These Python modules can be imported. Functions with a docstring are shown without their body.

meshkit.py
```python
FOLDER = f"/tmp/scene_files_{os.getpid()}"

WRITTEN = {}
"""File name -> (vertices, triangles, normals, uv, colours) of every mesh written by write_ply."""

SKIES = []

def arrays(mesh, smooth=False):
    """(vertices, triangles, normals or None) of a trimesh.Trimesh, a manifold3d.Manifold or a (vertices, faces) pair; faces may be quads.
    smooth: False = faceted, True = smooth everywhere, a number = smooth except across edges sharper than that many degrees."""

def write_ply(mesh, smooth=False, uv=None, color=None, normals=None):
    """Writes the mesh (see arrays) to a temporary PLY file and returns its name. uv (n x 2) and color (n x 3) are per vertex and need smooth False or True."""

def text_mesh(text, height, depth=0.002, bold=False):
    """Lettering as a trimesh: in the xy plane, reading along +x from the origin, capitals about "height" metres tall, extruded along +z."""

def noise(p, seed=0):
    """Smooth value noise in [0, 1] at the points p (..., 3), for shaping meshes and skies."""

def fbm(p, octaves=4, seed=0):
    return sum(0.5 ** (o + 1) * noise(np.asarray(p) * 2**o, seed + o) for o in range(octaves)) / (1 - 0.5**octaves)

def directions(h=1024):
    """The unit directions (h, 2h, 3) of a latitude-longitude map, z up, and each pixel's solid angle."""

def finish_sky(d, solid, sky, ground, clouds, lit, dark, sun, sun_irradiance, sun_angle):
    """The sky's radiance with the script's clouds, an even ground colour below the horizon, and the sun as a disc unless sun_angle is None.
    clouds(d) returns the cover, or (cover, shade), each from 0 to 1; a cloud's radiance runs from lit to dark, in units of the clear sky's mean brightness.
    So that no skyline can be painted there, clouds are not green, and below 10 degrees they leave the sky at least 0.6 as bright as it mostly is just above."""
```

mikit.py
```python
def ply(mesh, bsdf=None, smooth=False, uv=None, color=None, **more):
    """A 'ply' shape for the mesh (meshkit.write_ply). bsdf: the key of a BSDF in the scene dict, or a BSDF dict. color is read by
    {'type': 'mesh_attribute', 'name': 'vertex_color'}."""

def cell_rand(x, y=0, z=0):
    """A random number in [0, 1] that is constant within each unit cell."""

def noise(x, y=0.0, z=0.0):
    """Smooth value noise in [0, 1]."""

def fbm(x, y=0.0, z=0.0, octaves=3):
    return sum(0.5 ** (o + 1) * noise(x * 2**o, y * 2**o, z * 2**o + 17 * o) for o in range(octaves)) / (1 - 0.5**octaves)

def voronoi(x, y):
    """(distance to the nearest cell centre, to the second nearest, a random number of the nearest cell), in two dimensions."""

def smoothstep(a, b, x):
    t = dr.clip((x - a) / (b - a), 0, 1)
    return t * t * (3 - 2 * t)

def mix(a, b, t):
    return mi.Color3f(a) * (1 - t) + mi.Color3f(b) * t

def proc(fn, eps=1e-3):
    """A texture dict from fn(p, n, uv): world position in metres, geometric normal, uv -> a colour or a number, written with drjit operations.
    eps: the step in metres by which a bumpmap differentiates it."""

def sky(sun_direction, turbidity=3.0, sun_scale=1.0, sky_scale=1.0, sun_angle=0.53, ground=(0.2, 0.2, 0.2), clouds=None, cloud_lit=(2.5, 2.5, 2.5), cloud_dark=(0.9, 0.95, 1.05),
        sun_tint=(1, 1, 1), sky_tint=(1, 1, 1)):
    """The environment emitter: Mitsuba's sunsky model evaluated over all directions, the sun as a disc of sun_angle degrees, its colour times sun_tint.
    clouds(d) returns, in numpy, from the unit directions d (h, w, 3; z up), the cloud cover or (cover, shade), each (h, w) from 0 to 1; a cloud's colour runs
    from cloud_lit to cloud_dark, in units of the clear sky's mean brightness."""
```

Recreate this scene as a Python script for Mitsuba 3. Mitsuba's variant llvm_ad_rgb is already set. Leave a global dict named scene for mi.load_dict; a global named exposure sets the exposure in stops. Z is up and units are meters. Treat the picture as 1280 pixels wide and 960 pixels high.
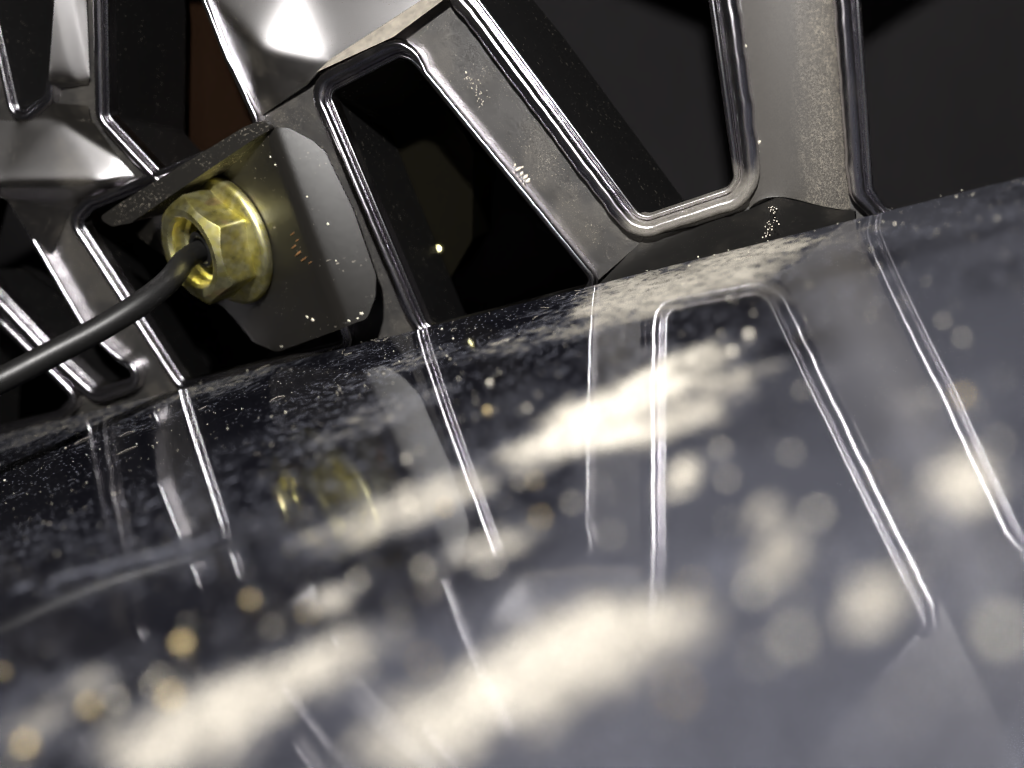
import math, random
import numpy as np, trimesh, shapely, drjit as dr, mitsuba as mi
from shapely.geometry import Polygon, LineString, Point
import mikit
from mikit import proc, noise, fbm, voronoi, cell_rand, smoothstep, mix

rng = np.random.default_rng(7); random.seed(7)
T = mi.ScalarTransform4f
MM = 0.001                      # everything below is drawn in millimetres
scene, labels = {'type': 'scene'}, {}

# ------------------------------------------------------------------ camera, light, exposure
CAM = {'o': [52.971, -150.175, 24.956], 'd': [-0.3481, 0.90626, -0.23983], 'u': [0.19875, 0.32136, 0.92587]}
exposure = 0.0
_o, _d, _u = (np.array(CAM[k]) for k in 'odu')
_r = np.cross(_d, _u)
scene['camera'] = {'type': 'thinlens', 'fov': 60.0, 'fov_axis': 'x', 'aperture_radius': 1.55 * MM, 'focus_distance': 152 * MM, 'near_clip': 0.001, 'far_clip': 3.0,
    'to_world': T().look_at(origin=(_o * MM).tolist(), target=((_o + _d * 100) * MM).tolist(), up=_u.tolist())}
# unseen hand-held lamp: a small disc set high above and behind the camera
LAMP = np.array([71.0, -188.0, 142.0])
scene['flash_lamp'] = {'type': 'disk', 'to_world': T().look_at(origin=(LAMP * MM).tolist(), target=((_o + _d * 150) * MM).tolist(), up=_u.tolist()) @ T().scale([4.5 * MM] * 3),
    'emitter': {'type': 'area', 'radiance': {'type': 'rgb', 'value': [5100, 4970, 4830]}}}
labels['flash_lamp'] = {'label': 'small round white flash lamp high above and behind the camera, out of the picture', 'category': 'lamp'}
# the dim room behind the camera
scene['room_light'] = {'type': 'constant', 'radiance': {'type': 'rgb', 'value': [0.010, 0.0098, 0.0105]}}

# ------------------------------------------------------------------ traced outlines, mm (x along the panel edge, z up, y away)
OPENINGS = {'O1': [[-22.8, 44.8, 3.9], [-7.77, 46.38, 3.4], [-5.95, 45.24, 1.6], [14.62, -0.7, 1.8], [-18.97, -1.0, 3.6]], 'O2': [[1.24, 67.85, 4.2], [9.32, 50.34, 4.2], [25.73, 9.34, 3.8], [26.91, 8.45, 3.8], [40.93, 9.27, 4.0], [42.33, 10.76, 4.6], [44.84, 38.29, 4.6], [47.89, 73.41, 1.4], [-24.24, 130.59, 4.2]], 'O3': [[66.03, 31.1, 3.9], [62.73, 3.26, 3.4], [63.81, -0.03, 2], [66.02, -1.68, 3], [101.8, -3.94, 3], [109.47, 74.6, 1.4], [68.4, 61.94, 3.9]], 'On': [[-58.66, 77.75, 3.0], [-70.06, 55.13, 3.0], [-62.68, 40.68, 2.6], [-59.94, 39.26, 2], [-41.51, 42.35, 1.7], [-39.71, 45.14, 1.7], [-40.97, 56.2, 1.5], [-41.37, 67.55, 1.5], [-41.55, 84.17, 1.5], [-54.63, 88.96, 3.0]], 'Otl': [[-90.58, 61.7, 2.4], [-82.59, 63.26, 1.7], [-79.54, 66.71, 1.4], [-71.57, 77.8, 1.4], [-63.1, 90.68, 1.4], [-79.08, 96.5, 2.4], [-86.3, 78.21, 2.4]], 'Oll': [[-149.24, 94.03, 1.8], [-95.2, 91.93, 1.8], [-98.08, 77.4, 2.6], [-105.42, 72.49, 2.6], [-162.83, 65.85, 1.8]], 'Oc': [[-86.66, 37.86, 3.4], [-82.41, 39.6, 2.5], [-44.47, 40.77, 2.5], [-39.41, 37.45, 2], [-37.3, 0.1, 2], [-77.75, 0.41, 2.8]], 'Ol': [[-104.73, 62.35, 1.5], [-102.94, 49.06, 1.5], [-97.65, 16.92, 1.5], [-91.79, 7.58, 2], [-89.09, 3.98, 3.4], [-100.45, 3.96, 4.4], [-108.08, 16.53, 4.6], [-114.89, 29.98, 4.6], [-122.71, 45.61, 4.6]], 'Obl': [[-135.72, 41.6, 2.5], [-120.27, 23.56, 2.5], [-108.87, 3.02, 2.5], [-114.52, 0.83, 2.5], [-162.82, 0.99, 2.5]]}
OUTLINE = [[-116.52, 173.27], [-25.05, 152.89], [112.51, 85.14], [105.44, -11.92], [62.71, -9.55], [11.51, -10.21], [-24.97, -11.9], [-87.64, -13.89], [-203.84, -15.41]]
NODE1 = {'v': [[-42.31, 4.6, 70.82], [-41.46, 4.6, 56.37], [-40.03, 4.6, 45.15], [-26.66, 3.6, 47.59], [-20.49, 3.4, 50.2], [-31.89, 0.6, 56.38], [-22.63, 6.0, 65.55], [-22.87, 2.8, 48.98], [-7.44, 3.0, 49.83], [4.2, 3.0, 52.86], [2.58, 4.0, 54.54], [-39.99, 4.6, 82.5], [-18.75, 5.5, 78.82], [11.16, -0.5, 69.05]], 'f': [[0, 1, 5], [1, 2, 5], [2, 3, 5], [3, 4, 5], [0, 5, 6], [5, 4, 6], [4, 3, 7], [4, 10, 6], [11, 0, 6], [11, 6, 12], [6, 10, 13], [6, 13, 12]]}
NODE2 = {'v': [[-99.25, 1.0, 63.62], [-90.93, 2.8, 60.35], [-82.64, 4.2, 57.61], [-74.18, 3.7, 58.41], [-75.11, 4.1, 56.61], [-72.48, 4.4, 46.93], [-70.76, 4.8, 42.78], [-76.01, 0.4, 43.8], [-94.88, -4.0, 49.5], [-104.46, -6.0, 53.11], [-89.26, 4.6, 41.25], [-100.95, 4.8, 32.31], [-98.56, -0.6, 46.6], [-83.15, 3.8, 61.81]], 'f': [[0, 1, 8], [1, 2, 8], [2, 7, 8], [1, 13, 2], [13, 3, 2], [3, 4, 2], [2, 4, 5], [2, 5, 7], [5, 6, 7], [7, 6, 10], [8, 7, 10], [8, 10, 12], [12, 10, 11], [0, 8, 9], [9, 8, 12]]}
LEDGE = {'v': [[-20.49, 3.4, 50.2], [-23.33, 2.3, 48.84], [-14.76, 2.3, 49.31], [-7.17, 2.3, 49.72], [4.69, 2.3, 52.64], [2.58, 4.0, 54.54], [-9.08, 3.7, 52.31]], 'f': [[0, 1, 2], [0, 2, 6], [2, 3, 6], [6, 3, 5], [3, 4, 5]]}
STRUT = {'v': [[-61.76, 0.8, 89.85], [-69.78, 0.8, 77.04], [-78.38, 1.0, 64.8], [-81.7, 4.4, 63.9], [-73.02, 4.6, 62.13], [-71.75, 4.2, 62.99], [-65.6, 4.2, 75.85], [-58.71, 4.2, 89.26], [-74.96, 2.6, 63.55], [-67.29, 2.4, 76.3], [-59.69, 2.4, 89.34]], 'f': [[0, 1, 9], [0, 9, 10], [1, 2, 8], [1, 8, 9], [10, 9, 6], [10, 6, 7], [9, 8, 5], [9, 5, 6], [2, 3, 8], [3, 4, 8], [4, 5, 8]]}
POST = [[[55.02, 4.2, 108.05], [60.7, 3.3, 104.82], [66.41, 3.8, 102.35], [70.75, 5.2, 101.02]], [[52.7, 4.2, 78.07], [58.69, 3.3, 75.23], [64.29, 3.8, 73.05], [67.71, 5.2, 72.08]], [[50.36, 4.2, 48.34], [56.55, 3.3, 45.97], [61.97, 3.8, 44.08], [64.64, 5.2, 43.32]], [[49.42, 4.2, 36.82], [55.99, 3.3, 34.52], [61.1, 3.8, 32.82], [63.38, 5.2, 32.15]], [[47.43, 4.2, 22.52], [53.77, 3.3, 20.57], [58.82, 3.8, 18.99], [61.38, 5.2, 18.16]], [[45.04, 4.2, 10.79], [51.35, 3.3, 9.08], [56.77, 3.8, 7.47], [59.85, 5.2, 6.44]], [[43.44, 4.2, 4.87], [48.36, 3.3, 5.8], [54.99, 3.8, 2.29], [59.2, 5.2, 0.39]]]
SKIRT = [[25.42, 4.6, 4.74], [34.38, 4.4, 4.37], [43.45, 4.1, 4.88], [48.35, 3.7, 5.75], [55.0, 4.0, 2.26], [59.42, 4.9, 0.37], [58.76, 13.0, -10.37], [47.91, 14.0, -7.79], [35.25, 14.0, -6.84], [13.68, 6.2, -2.27]]
SKIRT_CUT = [[25.28, 4.41], [34.25, 4.03], [43.33, 4.5], [48.25, 5.33], [54.96, 1.85], [59.61, 0.04], [56.95, -18.1], [8.85, -16.2], [13.9, -1.28]]
MARKS = [[6.53, 4.8, 23.07], [6.89, 4.8, 22.24], [7.2, 4.8, 21.29], [7.75, 4.8, 20.56], [7.68, 4.8, 22.31], [7.96, 4.8, 19.77], [47.3, 3.95, 15.06], [46.73, 3.95, 13.65], [46.21, 3.95, 12.48], [48.62, 3.95, 29.96], [48.13, 3.95, 28.37], [52.14, 3.95, 27.33]]
SMEARS = {'web': [[3.46, 4.8, 36.44], [3.6, 4.8, 35.0], [4.69, 4.8, 36.89], [2.89, 4.8, 39.81], [3.21, 4.8, 38.46], [47.13, 4.8, 3.76], [47.1, 4.8, 2.4], [46.07, 4.8, 1.3], [45.53, 4.8, 0.06], [44.93, 4.8, -0.9], [47.11, 4.8, 4.86]]}
BRA = [[-72.28, 39.06], [-61.41, 34.97], [-35.01, 12.03], [-29.6, 4.32], [-22.99, 1.59]]
BRAT = [[-3.76, 43.12]]
BRB = [[3.04, 4.48], [5.07, 4.47], [7.8, 7.84], [9.24, 11.57], [9.18, 24.15], [7.81, 35.08], [6.45, 37.5], [3.19, 40.77]]
CHIPS = [[-29.42, -5.26, 28.62], [-28.43, -4.9, 16.33], [-27.29, -4.49, 5.73], [-28.23, -4.83, 5.1], [-29.83, -5.41, 5.17], [-27.63, -4.61, 23.0], [-38.42, -3.2, 6.76], [-39.67, -2.67, 7.57], [-50.57, 1.91, 2.6], [-33.82, -5.13, 37.17], [-33.33, -5.33, 35.59]]
SLIVERS = [[-36.08, -4.18, 20.93], [-35.41, -4.46, 19.58], [-34.45, -4.86, 18.33], [-34.59, -4.8, 21.88], [-35.25, -4.52, 23.22], [-33.35, -5.33, 17.37]]
FOLD = [-31.61, -6.0, 27.27]
TA = [0.9219, -0.3874, 0.0]
TB = [0.9404, 0.3401, 0.0]
NUT = [-53.48, 3.19, 25.43]
HEX_H = 9.6
NUT_TURN = -165.5
LIP = [[-76.36, -3.55, 37.12], [-69.96, -3.98, 38.33], [-36.14, -6.26, 43.26], [-33.03, -6.47, 43.32], [-29.53, -6.71, 41.99], [-29.08, -6.74, 41.02], [-32.03, -6.54, 41.19], [-35.32, -6.32, 40.73], [-68.98, -4.04, 34.23], [-73.68, -3.73, 34.8]]
LIPN = [-0.3874, -0.9219, 0.0]
CABLE = [[-51.73, -7.29, 24.69], [-50.6, -13.78, 23.54], [-52.45, -21.63, 21.58], [-58.26, -32.46, 18.29], [-64.46, -39.68, 16.69], [-69.71, -45.33, 15.45], [-77.28, -52.9, 14.51], [-86.51, -61.08, 13.69]]
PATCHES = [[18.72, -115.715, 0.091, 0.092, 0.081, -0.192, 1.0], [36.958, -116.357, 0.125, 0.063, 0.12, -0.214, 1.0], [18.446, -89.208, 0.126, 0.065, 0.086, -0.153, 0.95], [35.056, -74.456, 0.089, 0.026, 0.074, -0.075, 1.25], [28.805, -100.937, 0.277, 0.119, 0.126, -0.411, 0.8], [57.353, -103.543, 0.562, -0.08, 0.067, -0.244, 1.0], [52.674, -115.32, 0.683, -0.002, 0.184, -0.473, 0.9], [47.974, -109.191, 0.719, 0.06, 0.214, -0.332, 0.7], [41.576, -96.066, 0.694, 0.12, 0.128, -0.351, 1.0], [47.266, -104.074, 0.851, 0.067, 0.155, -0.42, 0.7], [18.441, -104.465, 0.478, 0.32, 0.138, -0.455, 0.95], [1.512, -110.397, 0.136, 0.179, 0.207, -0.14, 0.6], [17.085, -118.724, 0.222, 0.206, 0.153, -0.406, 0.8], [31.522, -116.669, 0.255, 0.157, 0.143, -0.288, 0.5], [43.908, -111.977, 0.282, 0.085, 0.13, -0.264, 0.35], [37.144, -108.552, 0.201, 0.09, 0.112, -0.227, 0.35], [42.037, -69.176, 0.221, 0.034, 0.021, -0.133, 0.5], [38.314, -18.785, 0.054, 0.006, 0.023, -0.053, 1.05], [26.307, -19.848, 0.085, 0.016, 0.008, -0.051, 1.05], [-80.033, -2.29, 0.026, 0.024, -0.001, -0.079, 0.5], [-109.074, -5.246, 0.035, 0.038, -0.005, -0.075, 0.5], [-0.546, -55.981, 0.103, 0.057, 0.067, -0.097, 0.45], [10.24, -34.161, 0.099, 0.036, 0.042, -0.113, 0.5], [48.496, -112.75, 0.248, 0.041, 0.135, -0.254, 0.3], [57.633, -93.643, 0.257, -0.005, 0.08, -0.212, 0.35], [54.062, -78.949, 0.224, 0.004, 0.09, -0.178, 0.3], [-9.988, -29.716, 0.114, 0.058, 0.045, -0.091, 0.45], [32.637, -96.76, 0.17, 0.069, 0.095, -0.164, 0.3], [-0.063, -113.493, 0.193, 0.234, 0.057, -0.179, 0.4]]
GRAINS = [[10.33, -102.35, 0.32, 1, 1, 1], [7.68, -107.09, 0.34, 1, 1, 1], [50.08, -105.7, 0.26, 0, 4, 0], [48.74, -117.13, 0.3, 0, 4, 0], [61.37, -80.11, 0.2, 0, 5, 1], [49.63, -84.11, 0.16, 0, 4, 1], [32.15, -98.35, 0.2, 1, 3, 1], [2.59, -116.33, 0.3, 1, 0, 1], [4.96, -113.24, 0.28, 1, 0, 1], [11.98, -113.62, 0.3, 1, 1, 1], [56.28, -118.71, 0.34, 0, 5, 0], [41.69, -96.1, 0.4, 0, 4, 1], [60.94, -74.08, 0.16, 0, 5, 1], [41.82, -58.9, 0.16, 0, 4, 2], [55.96, -66.52, 0.12, 0, 5, 2], [44.81, -74.32, 0.14, 0, 4, 1], [24.96, -102.89, 0.24, 0, 2, 1], [30.39, -104.11, 0.24, 0, 2, 1], [19.78, -102.76, 0.26, 0, 2, 1], [44.86, -98.32, 0.2, 0, 4, 1], [47.02, -112.5, 0.26, 0, 4, 0], [18.34, -67.32, 0.12, 0, 2, 2], [22.92, -65.45, 0.1, 0, 3, 2], [22.47, -69.02, 0.1, 0, 3, 2], [39.83, -81.4, 0.14, 0, 3, 1], [24.11, -80.44, 0.13, 0, 2, 1], [48.81, -96.25, 0.18, 0, 4, 1], [29.58, -90.86, 0.16, 1, 3, 1], [50.4, -110.54, 0.085, 0, 4, 0], [17.49, -67.12, 0.301, 1, 2, 2], [26.66, -106.04, 0.184, 0, 2, 1], [15.32, -107.13, 0.195, 0, 1, 1], [1.35, -119.59, 0.147, 0, 0, 0], [54.64, -111.5, 0.121, 0, 5, 0], [-11.01, -106.2, 0.198, 1, 0, 1], [43.91, -120.87, 0.081, 0, 4, 0], [19.53, -112.12, 0.18, 0, 1, 1], [51.56, -113.57, 0.138, 0, 5, 0], [29.73, -114.11, 0.175, 1, 2, 0], [53.64, -102.62, 0.143, 1, 5, 0], [44.05, -92.74, 0.222, 0, 4, 1], [34.09, -96.94, 0.182, 0, 3, 1], [8.93, -110.98, 0.208, 0, 0, 1], [59.29, -92.73, 0.219, 1, 5, 1], [57.46, -113.42, 0.131, 0, 5, 0], [49.39, -117.48, 0.071, 0, 4, 0], [15.93, -116.41, 0.105, 0, 1, 0], [34.92, -117.81, 0.166, 0, 2, 0], [43.47, -67.57, 0.269, 0, 4, 2], [39.03, -111.97, 0.147, 0, 3, 0], [29.15, -77.67, 0.216, 1, 3, 1], [29.74, -104.02, 0.19, 0, 2, 1], [11.16, -111.01, 0.153, 0, 1, 1], [56.77, -103.54, 0.126, 0, 5, 0], [13.75, -54.96, 0.297, 0, 2, 2], [38.02, -114.61, 0.169, 0, 3, 0], [47.48, -117.95, 0.14, 0, 4, 0], [25.22, -89.82, 0.154, 0, 2, 1], [17.52, -105.96, 0.178, 1, 1, 1], [22.47, -92.64, 0.22, 1, 2, 1], [26.26, -109.75, 0.127, 0, 2, 0], [59.43, -95.57, 0.116, 0, 5, 1], [38.01, -120.62, 0.078, 0, 3, 0], [44.14, -119.65, 0.154, 1, 4, 0], [37.65, -119.02, 0.073, 0, 3, 0], [9.17, -111.97, 0.232, 0, 0, 1], [30.23, -117.31, 0.1, 0, 2, 0], [12.35, -77.55, 0.274, 0, 2, 2], [25.85, -113.88, 0.139, 0, 2, 0], [22.93, -69.99, 0.23, 0, 3, 2], [39.6, -121.46, 0.065, 0, 3, 0], [48.68, -114.09, 0.125, 0, 4, 0], [53.51, -114.75, 0.122, 0, 5, 0], [41.75, -94.23, 0.191, 0, 4, 1], [49.82, -105.95, 0.084, 0, 4, 0], [52.87, -113.17, 0.135, 0, 5, 0], [23.68, -111.71, 0.096, 0, 2, 0], [52.51, -122.15, 0.071, 1, 5, 0], [55.92, -103.71, 0.116, 0, 5, 0], [39.72, -78.95, 0.205, 0, 4, 1], [44.84, -62.6, 0.309, 0, 4, 2], [26.55, -104.74, 0.129, 0, 2, 1], [53.7, -120.37, 0.074, 0, 5, 0], [57.66, -91.53, 0.161, 0, 5, 1], [47.08, -103.76, 0.159, 0, 4, 0], [21.72, -108.38, 0.166, 0, 2, 1], [28.15, -90.33, 0.177, 0, 3, 1], [-3.72, -114.37, 0.27, 0, 0, 1], [38.15, -103.24, 0.188, 0, 3, 1], [54.69, -106.44, 0.17, 0, 5, 0], [56.04, -108.34, 0.144, 0, 5, 0], [54.48, -121.06, 0.063, 0, 5, 0], [6.91, -112.92, 0.238, 0, 0, 1], [51.29, -116.42, 0.073, 0, 5, 0], [54.02, -107.6, 0.15, 0, 5, 0], [42.07, -114.8, 0.125, 0, 3, 0], [17.59, -121.1, 0.085, 0, 1, 0], [56.62, -93.44, 0.106, 0, 5, 1], [32.18, -120.39, 0.082, 0, 2, 0], [4.01, -118.46, 0.148, 0, 0, 0], [43.91, -111.16, 0.159, 1, 4, 0], [24.83, -107.05, 0.095, 0, 2, 1], [12.86, -75.64, 0.184, 0, 2, 2]]
BACK1 = [[-25.25, 48.39], [-12.71, 44.42], [-8.86, 27.72], [-15.05, 10.42], [-23.36, 3.14], [-25.7, 7.78], [-25.25, 30.8]]
BACK2 = [[-62.74, 87.05], [-41.82, 79.66], [-50.63, 52.18], [-67.33, 37.01], [-79.75, 40.52], [-75.86, 54.5]]
SPECK_AT = [-22.93, 29.4, 10.46]
CREASE = [[-30.34, -88.96], [10.8, -87.13]]
EDGE_R = 3.0
WALLS = {'O1': [-2.23, 26.0, -6.11], 'O2': [6.56, 26.0, -7.43], 'O3': [-2.96, 26.0, -4.2], 'On': [-3.11, 26.0, -4.15], 'Oc': [-12.38, 26.0, -7.08], 'Ol': [-18.59, 26.0, -7.12]}
CABLE_R = 2.05
POST_LEAN = 0.1846
POST_MID = 49.85

# ------------------------------------------------------------------ helpers
def put(key, mesh, mat, smooth=30, **more):
    if isinstance(mesh, tuple): mesh = trimesh.Trimesh(np.array(mesh[0], float), np.array(mesh[1]), process=False)
    m = mesh.copy(); m.apply_scale(MM)
    scene[key] = mikit.ply(m, mat, smooth=smooth, **more)
    return key
_n = {}
def nk(base):
    k = _n.get(base, 0); _n[base] = k + 1
    return base if k == 0 else f'{base}_{k:03d}'
def tag(key, label, category=None, group=None, kind=None):
    labels[key] = {k: v for k, v in dict(label=label, category=category, group=group, kind=kind).items() if v}
def grid(P, closed=False):
    """quads between the rows of P (rows, columns, 3) as triangles"""
    P = np.asarray(P, float); r, c, _ = P.shape
    i, j = np.meshgrid(np.arange(r if closed else r - 1), np.arange(c - 1), indexing='ij'); i2 = (i + 1) % r
    q = np.stack([i * c + j, i * c + j + 1, i2 * c + j + 1, i2 * c + j], -1).reshape(-1, 4)
    return P.reshape(-1, 3), np.vstack([q[:, [0, 1, 2]], q[:, [0, 2, 3]]])
def tube(path, radii, sides=24, cap=True):
    from scipy.interpolate import CubicSpline
    p = np.asarray(path, float); t = np.gradient(p, axis=0); t /= np.linalg.norm(t, axis=1, keepdims=True)
    a = np.cross(t, [0.1, 0.2, 1.0]); a /= np.linalg.norm(a, axis=1, keepdims=True); b = np.cross(t, a)
    an = np.linspace(0, 2 * np.pi, sides + 1)
    r = np.broadcast_to(radii, (len(p),))[:, None, None]
    P = p[:, None] + r * (np.cos(an)[None, :, None] * a[:, None] + np.sin(an)[None, :, None] * b[:, None])
    return trimesh.Trimesh(*grid(P), process=False)
def lathe(profile, axis_from, axis_dir, sides=72):
    """profile: (radius, distance along the axis)"""
    d = np.asarray(axis_dir, float); d /= np.linalg.norm(d)
    a = np.cross(d, [0, 0, 1.0]); a /= np.linalg.norm(a); b = np.cross(d, a)
    an = np.linspace(0, 2 * np.pi, sides + 1)
    P = np.array([np.asarray(axis_from) + d * h + r * (np.cos(an)[:, None] * a + np.sin(an)[:, None] * b) for r, h in profile])
    return trimesh.Trimesh(*grid(P), process=False)

# ------------------------------------------------------------------ materials
def mm(p): return p.x * 1000, p.y * 1000, p.z * 1000
DUST = (0.50, 0.45, 0.37)
def grime_fn(p, n, uv):                      # fine grains caught on the plated plastic
    x, y, z = mm(p)
    f = noise(x * 8, z * 8, y * 8)
    patch = smoothstep(.50, .74, fbm(x * .16 + 3, z * .13, y * .2 + 5, 4))
    return dr.clip(.02 + .10 * patch * (.2 + f) +   .75 * smoothstep(.84, .95, f) * smoothstep(.4, .65, fbm(x * .3, z * .3 + 9, y * .3, 2)), 0, .8)
def web_rough(p, n, uv):
    x, y, z = mm(p)
    return .32 + .20 * noise(x * 8, z * 8, y * 8) + .12 * (fbm(x * .25, z * .25, y * .25, 3) - .5)
def plain(name, **kw):
    kw = {k: ({'type': 'rgb', 'value': list(v)} if isinstance(v, (tuple, list)) else v) for k, v in kw.items()}
    return {'type': 'principled', **kw}
def dusted(name, base, weight, dust=DUST):
    scene[name] = {'type': 'twosided', 'bsdf': {'type': 'blendbsdf', 'weight': proc(weight), 'a': base, 'b': {'type': 'diffuse', 'reflectance': {'type': 'rgb', 'value': list(dust)}}}}
dusted('satin_black_chrome', plain('', base_color=(.175, .172, .172), metallic=.9, roughness=proc(web_rough)), grime_fn)
def rail_dust(p, n, uv):                      # dirt clings to the low rail of the middle right opening
    x, y, z = mm(p)
    low = smoothstep(11, 7, z - .12 * (x - 25) + 3 * (noise(x * .4, z * .4, 3) - .5)) * smoothstep(18, 22, x) * smoothstep(50, 46, x)
    return dr.clip(grime_fn(p, n, uv) * .5 + low * (.58 + .36 * smoothstep(.35, .7, fbm(x * 4, z * 4, y * 4, 3))), 0, .9)
def chrome(col, au, av): return {'type': 'roughconductor', 'material': 'none', 'distribution': 'beckmann', 'alpha_u': au, 'alpha_v': av, 'specular_reflectance': {'type': 'rgb', 'value': list(col)}}
dusted('bright_black_chrome', chrome((.82, .795, .84), .12, .075), rail_dust, (.24, .225, .20))

dusted('node_chrome', chrome((.52, .51, .515), .25, .25), lambda p, n, uv: grime_fn(p, n, uv) * 1.2)
dusted('dusty_ledge', plain('', base_color=(.31, .305, .305), metallic=.92, roughness=.35), lambda p, n, uv: dr.clip(.45 + .7 * (fbm(p.x * 1200, p.y * 1200, p.z * 1200, 3) - .3), 0, .95))
def post_dust(p, n, uv):
    x, y, z = mm(p)
    g = fbm(x * 7, z * 6.0, y * 7, 2); s = fbm(x * 1.2, z * .35, y * 1.2, 3)
    band = smoothstep(POST_MID - .5, POST_MID + 4.5, x - POST_LEAN * z + 1.6 * (s - .5))
    return dr.clip(.04 + .05 * g + band * (.03 + .42 * smoothstep(.40, .75, g) * (.2 + s)), 0, .8)
dusted('post_satin', plain('', base_color=(.075, .073, .073), metallic=.7, roughness=proc(lambda p, n, uv: .42 + .1 * noise(p.x * 6000, p.y * 6000, p.z * 6000))), post_dust)
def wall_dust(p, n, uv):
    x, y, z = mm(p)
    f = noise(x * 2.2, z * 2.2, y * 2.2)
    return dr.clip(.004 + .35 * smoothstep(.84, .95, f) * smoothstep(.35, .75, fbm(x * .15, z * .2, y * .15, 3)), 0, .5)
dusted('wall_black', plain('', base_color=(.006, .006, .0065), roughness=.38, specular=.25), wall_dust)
def paint_dust(p, n, uv):
    x, y, z = mm(p)
    return dr.clip(.02 + .5 * smoothstep(.80, .93, noise(x * 1.9, y * 1.9, z * 1.9)) * smoothstep(.5, .75, fbm(x * .2, y * .2, z * .2, 3)), 0, .6)
dusted('bracket_paint', {'type': 'bumpmap', 'scale': 1.0, 'tex': proc(lambda p, n, uv: .000006 * fbm(p.x * 1100, p.y * 1100, p.z * 1100, 3), eps=1e-4),
    'bsdf': {'type': 'roughplastic', 'distribution': 'beckmann', 'alpha': .19, 'int_ior': 1.85, 'diffuse_reflectance': {'type': 'rgb', 'value': [.006, .0058, .0056]}}}, paint_dust)
dusted('bracket_edge', {'type': 'roughplastic', 'distribution': 'beckmann', 'alpha': .32, 'diffuse_reflectance': {'type': 'rgb', 'value': [.012, .0118, .0115]}},
    lambda p, n, uv: dr.clip(.02 + .3 * smoothstep(.58, .85, fbm(p.x * 2500, p.y * 2500, p.z * 2500, 2)) * smoothstep(.35, .7, fbm(p.x * 160, p.y * 160, p.z * 160, 3)), 0, .7))
scene['copper_sliver'] = {'type': 'twosided', 'bsdf': plain('', base_color=(.50, .27, .13), metallic=.7, roughness=.35)}
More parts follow.
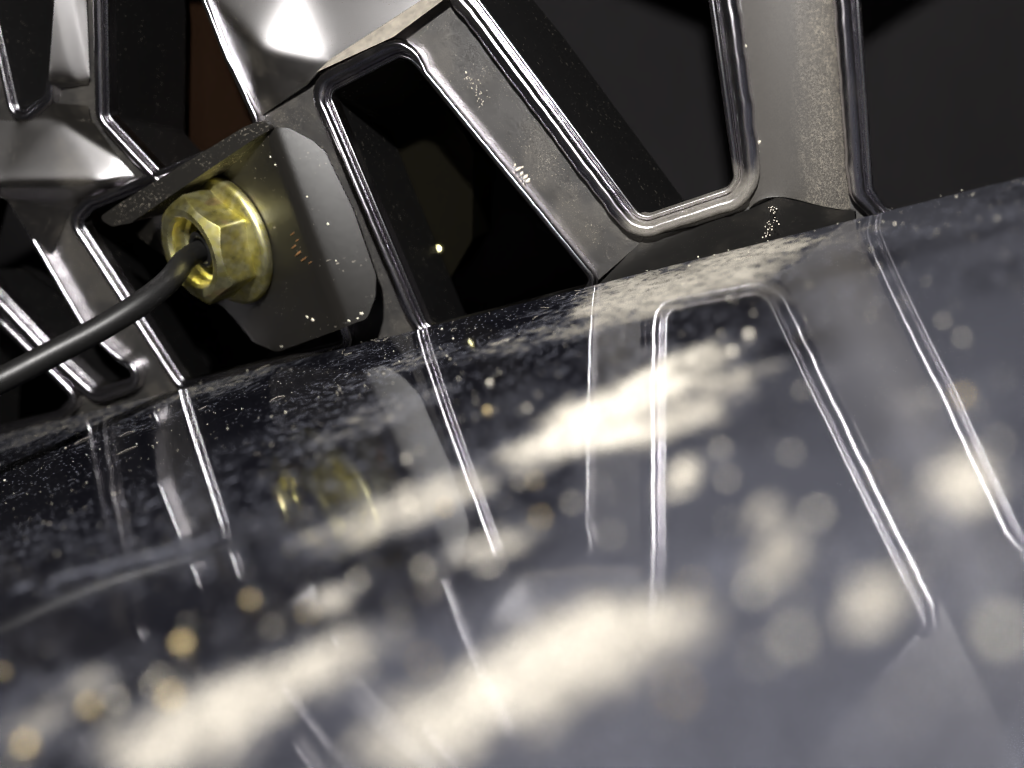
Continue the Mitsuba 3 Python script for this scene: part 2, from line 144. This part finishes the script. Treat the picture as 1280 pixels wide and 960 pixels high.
def zinc_col(p, n, uv):
    x, y, z = mm(p)
    t = fbm(x * .5, y * .5, z * .5, 3)
    return mix(mix((.88, .80, .27), (.95, .90, .50), smoothstep(.35, .6, t)), (.82, .64, .34), smoothstep(.72, .85, fbm(x * .3 + 7, y * .3, z * .3, 2)))
scene['yellow_zinc'] = {'type': 'twosided', 'bsdf': {'type': 'roughconductor', 'material': 'none', 'distribution': 'ggx', 'alpha': proc(lambda p, n, uv: .12 + .13 * fbm(p.x * 900, p.y * 900, p.z * 900, 2)), 'specular_reflectance': proc(zinc_col)}}
scene['cable_rubber'] = {'type': 'twosided', 'bsdf': plain('', base_color=(.009, .0088, .0088), roughness=proc(lambda p, n, uv: .40 + .08 * noise(p.x * 3000, p.y * 3000, p.z * 3000)), specular=.6)}
scene['sleeve_black'] = {'type': 'twosided', 'bsdf': plain('', base_color=(.012, .012, .012), roughness=.25, specular=.5)}
scene['backdrop_cloth'] = {'type': 'twosided', 'bsdf': {'type': 'diffuse', 'reflectance': proc(lambda p, n, uv: mix((.014, .0136, .0147), (.023, .022, .023), fbm(p.x * 60, p.z * 25, p.y * 60, 4)))}}
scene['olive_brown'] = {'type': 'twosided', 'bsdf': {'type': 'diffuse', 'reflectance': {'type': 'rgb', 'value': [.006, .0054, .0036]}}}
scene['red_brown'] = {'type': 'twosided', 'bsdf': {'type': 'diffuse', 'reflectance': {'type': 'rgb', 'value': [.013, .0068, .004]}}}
scene['grain_cream'] = {'type': 'twosided', 'bsdf': {'type': 'principled', 'base_color': {'type': 'rgb', 'value': [.80, .74, .62]}, 'roughness': .5}}
scene['grain_amber'] = {'type': 'twosided', 'bsdf': {'type': 'principled', 'base_color': {'type': 'rgb', 'value': [.85, .66, .32]}, 'roughness': .4}}

# gloss black panel with dust lying on it
CA, SA = math.cos(math.radians(8)), math.sin(math.radians(8))
def panel_cover(x, y):
    """how thickly dust lies on the panel at a place, mm: caked patches that break up into flecks towards their borders"""
    wx = (fbm(x * .13, y * .13, 3, 3) - .5) * 2; wy = (fbm(x * .13 + 31, y * .13 + 11, 5, 3) - .5) * 2
    fine = fbm(x * 1.1, y * 1.1, 1, 4)
    cover = mi.Float(0)
    for cx, cy, a, b, c, d, s in PATCHES:
        u, v = a * (x - cx) + b * (y - cy), c * (x - cx) + d * (y - cy)
        q = dr.sqrt(dr.square(u + .7 * wx) + dr.square(v + .7 * wy))
        cover = dr.maximum(cover, s * smoothstep(1.65, .45, q))
    return cover * smoothstep(.84, .22, fine + .42 * (1 - cover) - .12), fine
def dust_glare_tone(p):                             # caked dust is cream, the thin film grey
    cover, fine = panel_cover(p.x * 1000, p.y * 1000)
    return mix((.37, .385, .47), mix((.46, .43, .37), (.54, .505, .435), fine), smoothstep(.12, .4, cover)) * (1 + .45 * smoothstep(.95, 1.2, cover))  # last factor whitens the thickest dust: glare of the hot spot, painted in
def panel_dust(p, n, uv):
    x, y, z = mm(p)
    cover, fine = panel_cover(x, y)
    r, t = CA * x + SA * y, -SA * x + CA * y
    zone = smoothstep(.44, .62, fbm(r * .045 + 9, t * .07, 4, 3))
    flecks = smoothstep(.66, .76, fbm(r * .9, t * 2.3, 2, 3)) * zone
    d1, _, k1 = voronoi(r * .9, t * .9)
    speck = smoothstep(.16, .08, d1) * smoothstep(.62, .72, k1) * smoothstep(.40, .60, fbm(r * .06 + 2, t * .1 + 7, 8, 2))
    film = .003 + .085 * smoothstep(.54, .98, fbm(x * .05 + 40, y * .05, 7, 3) * .95 + .5 * smoothstep(0, 80, x - .25 * (y + 60)) * (.7 + .6 * fbm(x * .4, y * .4, 3, 3)))
    (x0, y0), (x1, y1) = CREASE
    L = math.hypot(x1 - x0, y1 - y0); ex, ey = (x1 - x0) / L, (y1 - y0) / L
    along = (x - x0) * ex + (y - y0) * ey; off = -(x - x0) * ey + (y - y0) * ex
    seam = .6 * smoothstep(1.4, .3, dr.abs(off + .8 * (fine - .5))) * smoothstep(L * 1.1, L * .8, along) * smoothstep(.42, .62, fbm(along * .35, off * .5, 12, 3))
    flecks = dr.maximum(flecks, seam)
    return dr.clip(dr.maximum(dr.maximum(.80 * cover, .32 * flecks), dr.maximum(.8 * speck, film)), 0, .9)
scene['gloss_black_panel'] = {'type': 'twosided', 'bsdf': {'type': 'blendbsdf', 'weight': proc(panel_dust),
    'a': plain('', base_color=(.004, .004, .006), roughness=.045, specular=.62), 'b': {'type': 'diffuse', 'reflectance': proc(lambda p, n, uv: dust_glare_tone(p))}}}

# ------------------------------------------------------------------ backdrop
bx = np.linspace(-900, 900, 60); bz = np.linspace(-300, 700, 40)
P = np.array([[[x, 88 + 3 * math.sin(x * .021 + z * .006) + 6 * math.sin(x * .008 + 1), z] for x in bx] for z in bz])
put('backdrop', grid(P), 'backdrop_cloth', smooth=True); tag('backdrop', 'dark grey cloth hanging behind the grille', kind='structure')

# ------------------------------------------------------------------ bumper panel
TWIST = 5e-4                     # the panel winds a little towards the camera
def panel_z(x, y):
    (x0, y0), (x1, y1) = CREASE
    d = np.array([x1 - x0, y1 - y0]); L = np.hypot(*d); d = d / L
    s = (x - x0) * d[0] + (y - y0) * d[1]; t = -(x - x0) * d[1] + (y - y0) * d[0]
    fade = np.clip((L * 1.15 - s) / 18, 0, 1)
    return TWIST * -np.minimum(y, 0) * (x - 0.0) + fade * (.24 * np.exp(-(t / .9) ** 2)) + .004 * np.sin(x * .11 + y * .07) + .003 * np.sin(y * .23 - x * .05)
ys = np.concatenate([np.linspace(-330, -90, 30)[:-1], np.linspace(-90, -EDGE_R, 180)])
xs = np.concatenate([np.linspace(-330, -160, 20)[:-1], np.linspace(-160, 60, 260)[:-1], np.linspace(60, 260, 40)])
rows = []
for y in ys: rows.append(np.stack([xs, np.full_like(xs, y), panel_z(xs, np.full_like(xs, y))], 1))
z1 = panel_z(xs, np.full_like(xs, ys[-1]))
for a in np.linspace(0, math.pi / 2, 14)[1:]:
    rows.append(np.stack([xs, np.full_like(xs, -EDGE_R + EDGE_R * math.sin(a)), z1 * math.cos(a) - EDGE_R + EDGE_R * math.cos(a)], 1))
rows.append(np.stack([xs, np.full_like(xs, 0.0), np.full_like(xs, -14.0)], 1))
rows.append(np.stack([xs, np.full_like(xs, -3.0), np.full_like(xs, -14.0)], 1))
rows.append(np.stack([xs, np.full_like(xs, -330.0), np.full_like(xs, -6.0)], 1))
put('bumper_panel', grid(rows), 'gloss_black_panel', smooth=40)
tag('bumper_panel', 'glossy black bumper panel strewn with cream dust in the foreground', 'bumper panel')

# grains lying on the panel
BIG = len(GRAINS)
def grain_mesh(spots):
    base = trimesh.creation.icosphere(subdivisions=1); V, F = [], []
    for x, y, r in spots:
        s = r * rng.uniform(.75, 1.25, 3); v = base.vertices * (1 + rng.normal(0, .08, (len(base.vertices), 1))) * s
        a = rng.uniform(0, 6.28); c, s_ = math.cos(a), math.sin(a)
        v = np.stack([c * v[:, 0] - s_ * v[:, 1], s_ * v[:, 0] + c * v[:, 1], v[:, 2]], 1) + [x, y, r * .6 + float(panel_z(np.array([x]), np.array([y]))[0])]
        F.append(base.faces + 42 * len(V)); V.append(v)
    return trimesh.Trimesh(np.vstack(V), np.vstack(F), process=False)
small = []
while len(small) < 2600:
    x, y = rng.uniform(-150, 110), -rng.uniform(0, 1) ** 1.1 * 128 - .5
    small.append((x, y, min(.30, .035 * math.exp(rng.normal(0, .62)))))
put('dust_grains', grain_mesh(small), 'grain_cream', smooth=True)
tag('dust_grains', 'fine cream dust grains scattered over the glossy panel', kind='stuff')
for warm, mat, lab in ((0, 'grain_cream', 'pale sand grain lying on the glossy black panel'), (1, 'grain_amber', 'amber sand grain glinting on the glossy black panel')):
    for x, y, r, w, col, dep in GRAINS:
        if w == warm:
            k = nk('sand_grain'); put(k, grain_mesh([(x, y, r)]), mat, smooth=True)
            where = ('at the far left', 'left of centre', 'just left of the middle', 'just right of the middle', 'right of centre', 'at the far right')[col]
            size = 'tiny' if r < .13 else 'small' if r < .25 else 'large'
            tag(k, f"{size} {'amber' if warm else 'pale'} sand grain on the {('near', 'middle', 'far')[dep]} panel {where}", 'sand grain', f"{size} {'amber' if warm else 'pale'} sand grains, {('near', 'middle', 'far')[dep]} panel, {where}")

lint = []
for _ in range(26):
    x, y, a = rng.uniform(-95, 45), -abs(rng.normal(0, 16)) - 1.5, rng.uniform(0, 6.28)
    L, c = rng.uniform(1.2, 4.0), rng.normal(0, .5)
    u = np.linspace(0, 1, 8); px = x + np.cos(a + c * u) * L * u; py = np.minimum(y + np.sin(a + c * u) * L * u, -1)
    lint.append(tube(np.stack([px, py, panel_z(px, py) + .06 + .25 * rng.random() * u * (1 - u) * 4], 1), .022, 5))
put('lint_fibres', trimesh.util.concatenate(lint), 'grain_cream', smooth=True)
tag('lint_fibres', 'short pale lint fibres lying on the glossy panel near its rim', kind='stuff')

# ------------------------------------------------------------------ grille
GY = 3.0                         # y of the rails' datum; height h points to the camera (-y)
def smooth_poly(pts, r):
    p = Polygon(pts)
    p = p.buffer(-r, quad_segs=10).buffer(2 * r, quad_segs=10).buffer(-r, quad_segs=10)
    return p if p.geom_type == 'Polygon' else max(p.geoms, key=lambda g: g.area)
def outline(op, r):
    pts = [(a, b) for a, b, _ in op]; wd = np.array([w for *_, w in op])
    poly = shapely.geometry.polygon.orient(smooth_poly(pts, r))
    ring = LineString(poly.exterior.coords)
    n = max(60, int(ring.length / .45)); q = np.array([ring.interpolate(t, normalized=True).coords[0] for t in np.arange(n) / n])
    a, b = np.array(pts), np.roll(np.array(pts), -1, 0)
    ab = b - a; t = np.clip(((q[:, None] - a) * ab).sum(-1) / (ab ** 2).sum(-1), 0, 1)
    dist = np.linalg.norm(a + t[..., None] * ab - q[:, None], axis=-1)
    w = wd[dist.argmin(1)]
    k = 7; w = sum(np.roll(w, i) for i in range(-k, k + 1)) / (2 * k + 1)
    tan = np.roll(q, -1, 0) - np.roll(q, 1, 0); tan /= np.linalg.norm(tan, axis=1, keepdims=True)
    out = np.stack([tan[:, 1], -tan[:, 0]], 1)          # ring runs counter-clockwise: this points out of the opening
    return q, out, w, poly
arc = lambda cx, cy, r, a0, a1, k: [(cx + r * math.cos(math.radians(a)), cy + r * math.sin(math.radians(a))) for a in np.linspace(a0, a1, k)]
DOUBLE = [(0, -2.8), (0, -.8)] + arc(.34, -.66, .32, 185, 10, 10) + [(.80, -.90)] + arc(1.95, -.30, .98, 180, 0, 12) + [(2.96, -1.4), (3.0, -2.9)]
SINGLE = [(0, -2.5), (0, -1.0)] + arc(1.4, -.9, 1.4, 180, 90, 11)[1:] + arc(1.6, -.9, 1.4, 90, 0, 13) + [(3.0, -1.6), (3.0, -2.9)]
assert len(DOUBLE) == len(SINGLE), (len(DOUBLE), len(SINGLE))
DOUBLE, SINGLE = np.array(DOUBLE), np.array(SINGLE)
holes = []
for name, op in OPENINGS.items():
    q, out, w, poly = outline(op, .8 if name in ('Ou',) else 1.3)
    rows, walls = [], []
    WALL = WALLS.get(name, [4.0, 26.0, -7.0])
    wob = np.convolve(np.tile(rng.normal(0, 1, len(q)), 3), np.hanning(9) / 4, 'same')[len(q):2 * len(q)]
    for (u, v), (ou, ov), wi, wb in zip(q, out, w, wob):
        wi = wi * (1 + .03 * wb); m = float(np.clip((wi - 1.6) / .9, 0, 1)); s = wi / 3.0
        prof = (SINGLE * (1 - m) + DOUBLE * m)
        sh = .55 + .45 * s
        rows.append([(u + ou * o * s, GY - h * sh, v + ov * o * s) for o, h in prof])
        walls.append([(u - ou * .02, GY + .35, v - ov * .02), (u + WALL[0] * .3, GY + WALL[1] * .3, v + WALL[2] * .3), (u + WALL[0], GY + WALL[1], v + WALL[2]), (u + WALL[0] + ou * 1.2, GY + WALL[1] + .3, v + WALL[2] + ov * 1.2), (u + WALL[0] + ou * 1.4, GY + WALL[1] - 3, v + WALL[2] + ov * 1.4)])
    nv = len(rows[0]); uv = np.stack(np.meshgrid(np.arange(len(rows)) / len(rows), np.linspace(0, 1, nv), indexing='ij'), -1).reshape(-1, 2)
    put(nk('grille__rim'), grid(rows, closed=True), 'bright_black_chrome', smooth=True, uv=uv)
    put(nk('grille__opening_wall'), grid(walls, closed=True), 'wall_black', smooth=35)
    holes.append(Polygon(q).buffer(.6))
plate = Polygon(OUTLINE).difference(shapely.union_all(holes + [Polygon(SKIRT_CUT)]))
plates = [g for g in (plate.geoms if plate.geom_type != 'Polygon' else [plate]) if g.area > 4]
V = []
for g in plates:
    m = trimesh.creation.extrude_polygon(g, 1.4)           # (x, z) in the plane, thickness away from the camera
    m.vertices = np.stack([m.vertices[:, 0], GY + 2.0 + 1.4 - m.vertices[:, 2], m.vertices[:, 1]], 1); m.faces = m.faces[:, ::-1]
    V.append(m)
put('grille__web', trimesh.util.concatenate(V), 'satin_black_chrome', smooth=30)
tag('grille', 'black chrome lattice grille with raised double rails around its slanted openings', 'grille')

def crumbs(spots, r):
    base = trimesh.creation.icosphere(subdivisions=1); V, F = [], []
    for c in spots:
        for _ in range(7):
            v = base.vertices * (1 + rng.normal(0, .15, (len(base.vertices), 1))) * (r * rng.uniform(.4, 1.2, 3)) * [1, .5, 1] + np.array(c) + rng.normal(0, [.30, .04, .75])
            F.append(base.faces + 42 * len(V)); V.append(v)
    return trimesh.Trimesh(np.vstack(V), np.vstack(F), process=False)
put('grille__dried_smear', crumbs(SMEARS['web'], .12), 'grain_cream', smooth=True)
labels['grille__dried_smear'] = {'label': 'crumbs of dried cream dirt stuck on the grille face', 'kind': 'stuff'}
def facets(d, rounds=4, soft=16):
    m = trimesh.Trimesh(np.array(d['v'], float), np.array(d['f']), process=False)
    for _ in range(rounds): m = m.subdivide()
    # soften the folds a little, the border stays
    edge = trimesh.grouping.group_rows(m.edges_sorted, require_count=1); border = np.unique(m.edges_sorted[edge])
    v = m.vertices.copy(); nb = m.vertex_neighbors
    for _ in range(soft):
        w = np.array([v[k].mean(0) for k in nb]); w[border] = v[border]; v = .5 * v + .5 * w
    m.vertices = v
    return m
for nm, d in (('grille__node', NODE1), ('grille__node', NODE2), ('grille__strut_face', STRUT), ('grille__ledge', LEDGE)):
    put(nk(nm), facets(d), {'grille__ledge': 'dusty_ledge', 'grille__node': 'node_chrome', 'grille__strut_face': 'node_chrome'}.get(nm, 'satin_black_chrome'), smooth=60)
from scipy.interpolate import RectBivariateSpline
PO = np.array(POST); r_, c_ = PO.shape[:2]
sp = [RectBivariateSpline(np.arange(r_), np.arange(c_), PO[:, :, k], kx=2, ky=2) for k in range(3)]
PP = np.stack([s(np.linspace(0, r_ - 1, 90), np.linspace(0, c_ - 1, 24)) for s in sp], -1)
put('grille__post_face', grid(PP), 'post_satin', smooth=True)
sk = np.array(SKIRT); f = [(0, 9, 1), (1, 9, 8), (1, 8, 2), (2, 8, 3), (3, 8, 7), (3, 7, 4), (4, 7, 6), (4, 6, 5)]
put('grille__skirt', facets(dict(v=sk, f=f), 3), 'satin_black_chrome', smooth=40)

# ------------------------------------------------------------------ bracket: bent sheet, drawn flat (s along the sheet, z up) and folded
FOLD, TA, TB = map(np.array, (FOLD, TA, TB))
BR = 5.0
def bend(s, t, z):
    """flat sheet -> folded sheet; t is the depth behind the front face"""
    ang = math.acos(np.clip(TA @ TB, -1, 1)); L = BR * ang; tl = BR * math.tan(ang / 2)
    up = np.array([0, 0, 1.0]); na, nb_ = np.cross(TA, up), np.cross(TB, up)      # both faces' front normals
    out = np.zeros((len(s), 3)); s0 = -tl; 
    for i, (si, ti, zi) in enumerate(zip(s, t, z)):
        if si < -L / 2: p = TA * (si + L / 2 - tl) - na * ti
        elif si > L / 2: p = TB * (si - L / 2 + tl) - nb_ * (ti + (si - L / 2) ** 2 / 110)
        else:
            a = (si + L / 2) / BR; c = -TA * tl - na * BR
            nn = na * math.cos(a) + TA * math.sin(a); p = c + nn * (BR - ti)
        out[i] = FOLD + p; out[i, 2] = zi
    return out
pts = [tuple(BRAT[0])] + [tuple(p) for p in BRA] + [tuple(p) for p in BRB]
flat = smooth_poly(pts, 1.8)
sheet = trimesh.creation.extrude_polygon(flat, 1.9)
v, f = trimesh.remesh.subdivide_to_size(sheet.vertices, sheet.faces, 1.1)
vv = bend(v[:, 0], v[:, 2], v[:, 1]) ; bm = trimesh.Trimesh(vv, f, process=False)
if bm.volume < 0: bm.invert()
put('mounting_bracket__plate', bm, 'bracket_paint', smooth=35)
LIP, LIPN = np.array(LIP), np.array(LIPN)
lq = np.stack([(LIP - FOLD) @ TA, LIP[:, 2]], 1); depth = np.maximum((LIP - FOLD) @ LIPN, .2); dfit = np.polyfit(lq[:, 0], depth, 1)
lip = trimesh.creation.extrude_polygon(smooth_poly(lq, .8), 1.0)
v, f = trimesh.remesh.subdivide_to_size(lip.vertices, lip.faces, 2.0)
dd = np.maximum(np.polyval(dfit, v[:, 0:1]), .3) * (1 - v[:, 2:3]) - .4 * v[:, 2:3]
vv = FOLD + LIPN * dd + TA * v[:, 0:1]; vv[:, 2] = v[:, 1]
lm = trimesh.Trimesh(vv, f, process=False)
if lm.volume < 0: lm.invert()
put('mounting_bracket__top_lip', lm, 'bracket_edge', smooth=35)
def chips(spots, r, stretch):
    base = trimesh.creation.icosphere(subdivisions=1); V, F = [], []
    for c in spots:
        v = base.vertices * (1 + rng.normal(0, .2, (len(base.vertices), 1))) * r * rng.uniform(.5, 1.1)
        v = np.stack([v[:, 0] + v[:, 2] * stretch, v[:, 1] * .5, -v[:, 2] * (1 - .4 * abs(stretch))], 1) + np.array(c)
        F.append(base.faces[:, ::-1] + 42 * len(V)); V.append(v)
    return trimesh.Trimesh(np.vstack(V), np.vstack(F), process=False)
put('mounting_bracket__dirt_chip', chips(CHIPS, .36, .3), 'grain_cream', smooth=True)
labels['mounting_bracket__dirt_chip'] = {'label': 'pale chips of dirt stuck on the black bracket', 'kind': 'stuff'}
put('mounting_bracket__sliver', chips(SLIVERS, .6, -1.1), 'copper_sliver', smooth=True)  # thin copper-coloured slivers set on the plate
labels['mounting_bracket__sliver'] = {'label': 'coppery slivers on the black bracket beside the nut', 'kind': 'stuff'}
put('grille__water_mark', chips(MARKS, .42, -.35), 'grain_cream', smooth=True)
labels['grille__water_mark'] = {'label': 'pale dried splash marks on the grille face', 'kind': 'stuff'}
tag('mounting_bracket', 'bent black painted steel bracket holding the yellow nut', 'bracket')

# ------------------------------------------------------------------ flange nut and its cable
AX = np.cross(TA, [0, 0, 1.0]); AX /= np.linalg.norm(AX)
NUT = np.array(NUT)
E1 = np.cross(AX, [0, 0, 1.0]); E1 /= np.linalg.norm(E1); E2 = np.cross(AX, E1)
HEX_R, FL_R, BORE = 11.0, 12.8, 6.5
flange = lathe([(BORE, -.2), (FL_R - .8, -.2), (FL_R - .2, .0), (FL_R, .5), (FL_R - .05, 1.2), (FL_R - .4, 1.75), (FL_R - 1.2, 2.1), (8.6, 3.0), (BORE, 3.1)], NUT + AX * .3, AX)
put('flange_nut__flange', flange, 'yellow_zinc', smooth=35)
# hex body: prism whose front corners are turned down by a chamfer cone
ap = HEX_R * math.cos(math.pi / 6); sides = 180; TH0 = math.radians(NUT_TURN + 30)
ang = np.linspace(0, 2 * np.pi, sides + 1)
rad = np.array([ap / math.cos(((a - TH0 + math.pi / 6) % (math.pi / 3)) - math.pi / 6) for a in ang])
rad = np.minimum(rad, HEX_R - .12)
rowsH = []
def ring(r, h): return NUT + AX * (h[:, None] if np.ndim(h) else h) + r[:, None] * (np.cos(ang)[:, None] * E1 + np.sin(ang)[:, None] * E2)
rowsH.append(ring(rad + .15, 2.0)); rowsH.append(ring(rad, 2.6)); 
hc = HEX_H + .3 - .75 * np.maximum(rad - ap * .93, 0) * 1.0
rowsH.append(ring(rad, 2.6 * .4 + hc * .6)); rowsH.append(ring(rad - .0, hc - .25)); rowsH.append(ring(rad - .22, hc))
top = ap * .90
rowsH.append(ring(np.full_like(rad, top), HEX_H + .34)); rowsH.append(ring(np.full_like(rad, BORE + 1.1), HEX_H + .34)); rowsH.append(ring(np.full_like(rad, BORE + .5), HEX_H + .1)); rowsH.append(ring(np.full_like(rad, BORE), HEX_H - .6))
put('flange_nut__hex_body', grid(np.array(rowsH)), 'yellow_zinc', smooth=28)
prof = [(BORE, HEX_H - .55), (BORE - .15, HEX_H - 1.2), (BORE - .2, HEX_H - 3.2), (BORE - .7, HEX_H - 3.9), (BORE - .75, .2)]
put('flange_nut__bore', lathe(prof, NUT, AX), 'yellow_zinc', smooth=20)
tag('flange_nut', 'yellow zinc plated hexagon flange nut on the black bracket', 'nut')
from scipy.interpolate import CubicSpline
CB = np.array(CABLE); CB[0] = NUT + AX * 1.5; CB[1] = NUT + AX * (HEX_H - .8) + np.array([0, 0, -.3])
kn = np.r_[0, np.cumsum(np.linalg.norm(np.diff(CB, axis=0), axis=1))]
path = CubicSpline(kn, CB)(np.linspace(0, kn[-1], 200))
put('cable__jacket', tube(path, CABLE_R), 'cable_rubber', smooth=True)
put('cable__sleeve', lathe([(3.7, .2), (3.7, HEX_H - 2.6), (3.5, HEX_H - 2.1), (3.0, HEX_H - 1.9), (2.4, HEX_H - 2.1), (2.1, HEX_H - 2.8), (2.0, .2)], NUT, AX), 'sleeve_black', smooth=35)
tag('cable', 'thin black rubber cable running out of the yellow nut to the lower left', 'cable')

# ------------------------------------------------------------------ dim parts behind the grille
def slab(pts, y, th, mat, key, rough=.0):
    m = trimesh.creation.extrude_polygon(smooth_poly(pts, 1.2), th)
    m.vertices = np.stack([m.vertices[:, 0], y + m.vertices[:, 2], m.vertices[:, 1]], 1); m.invert()
    put(key, m, mat, smooth=30)
slab(BACK1, 30, 14, 'olive_brown', 'brown_bracket_end__plate'); 
put('brown_bracket_end__brass_speck', lathe([(0, 1.2), (.7, 1.1), (1.1, .7), (1.2, 0), (1.2, -2)], SPECK_AT, (.3, -.9, .3)), 'yellow_zinc', smooth=30)  # small brass-coloured speck on the olive brown end
tag('brown_bracket_end', 'dim olive brown angular metal end seen through the middle opening', 'bracket')
slab(BACK2, 34, 10, 'red_brown', 'rusty_plate'); tag('rusty_plate', 'dim reddish brown plate seen through the upper left opening', 'plate')
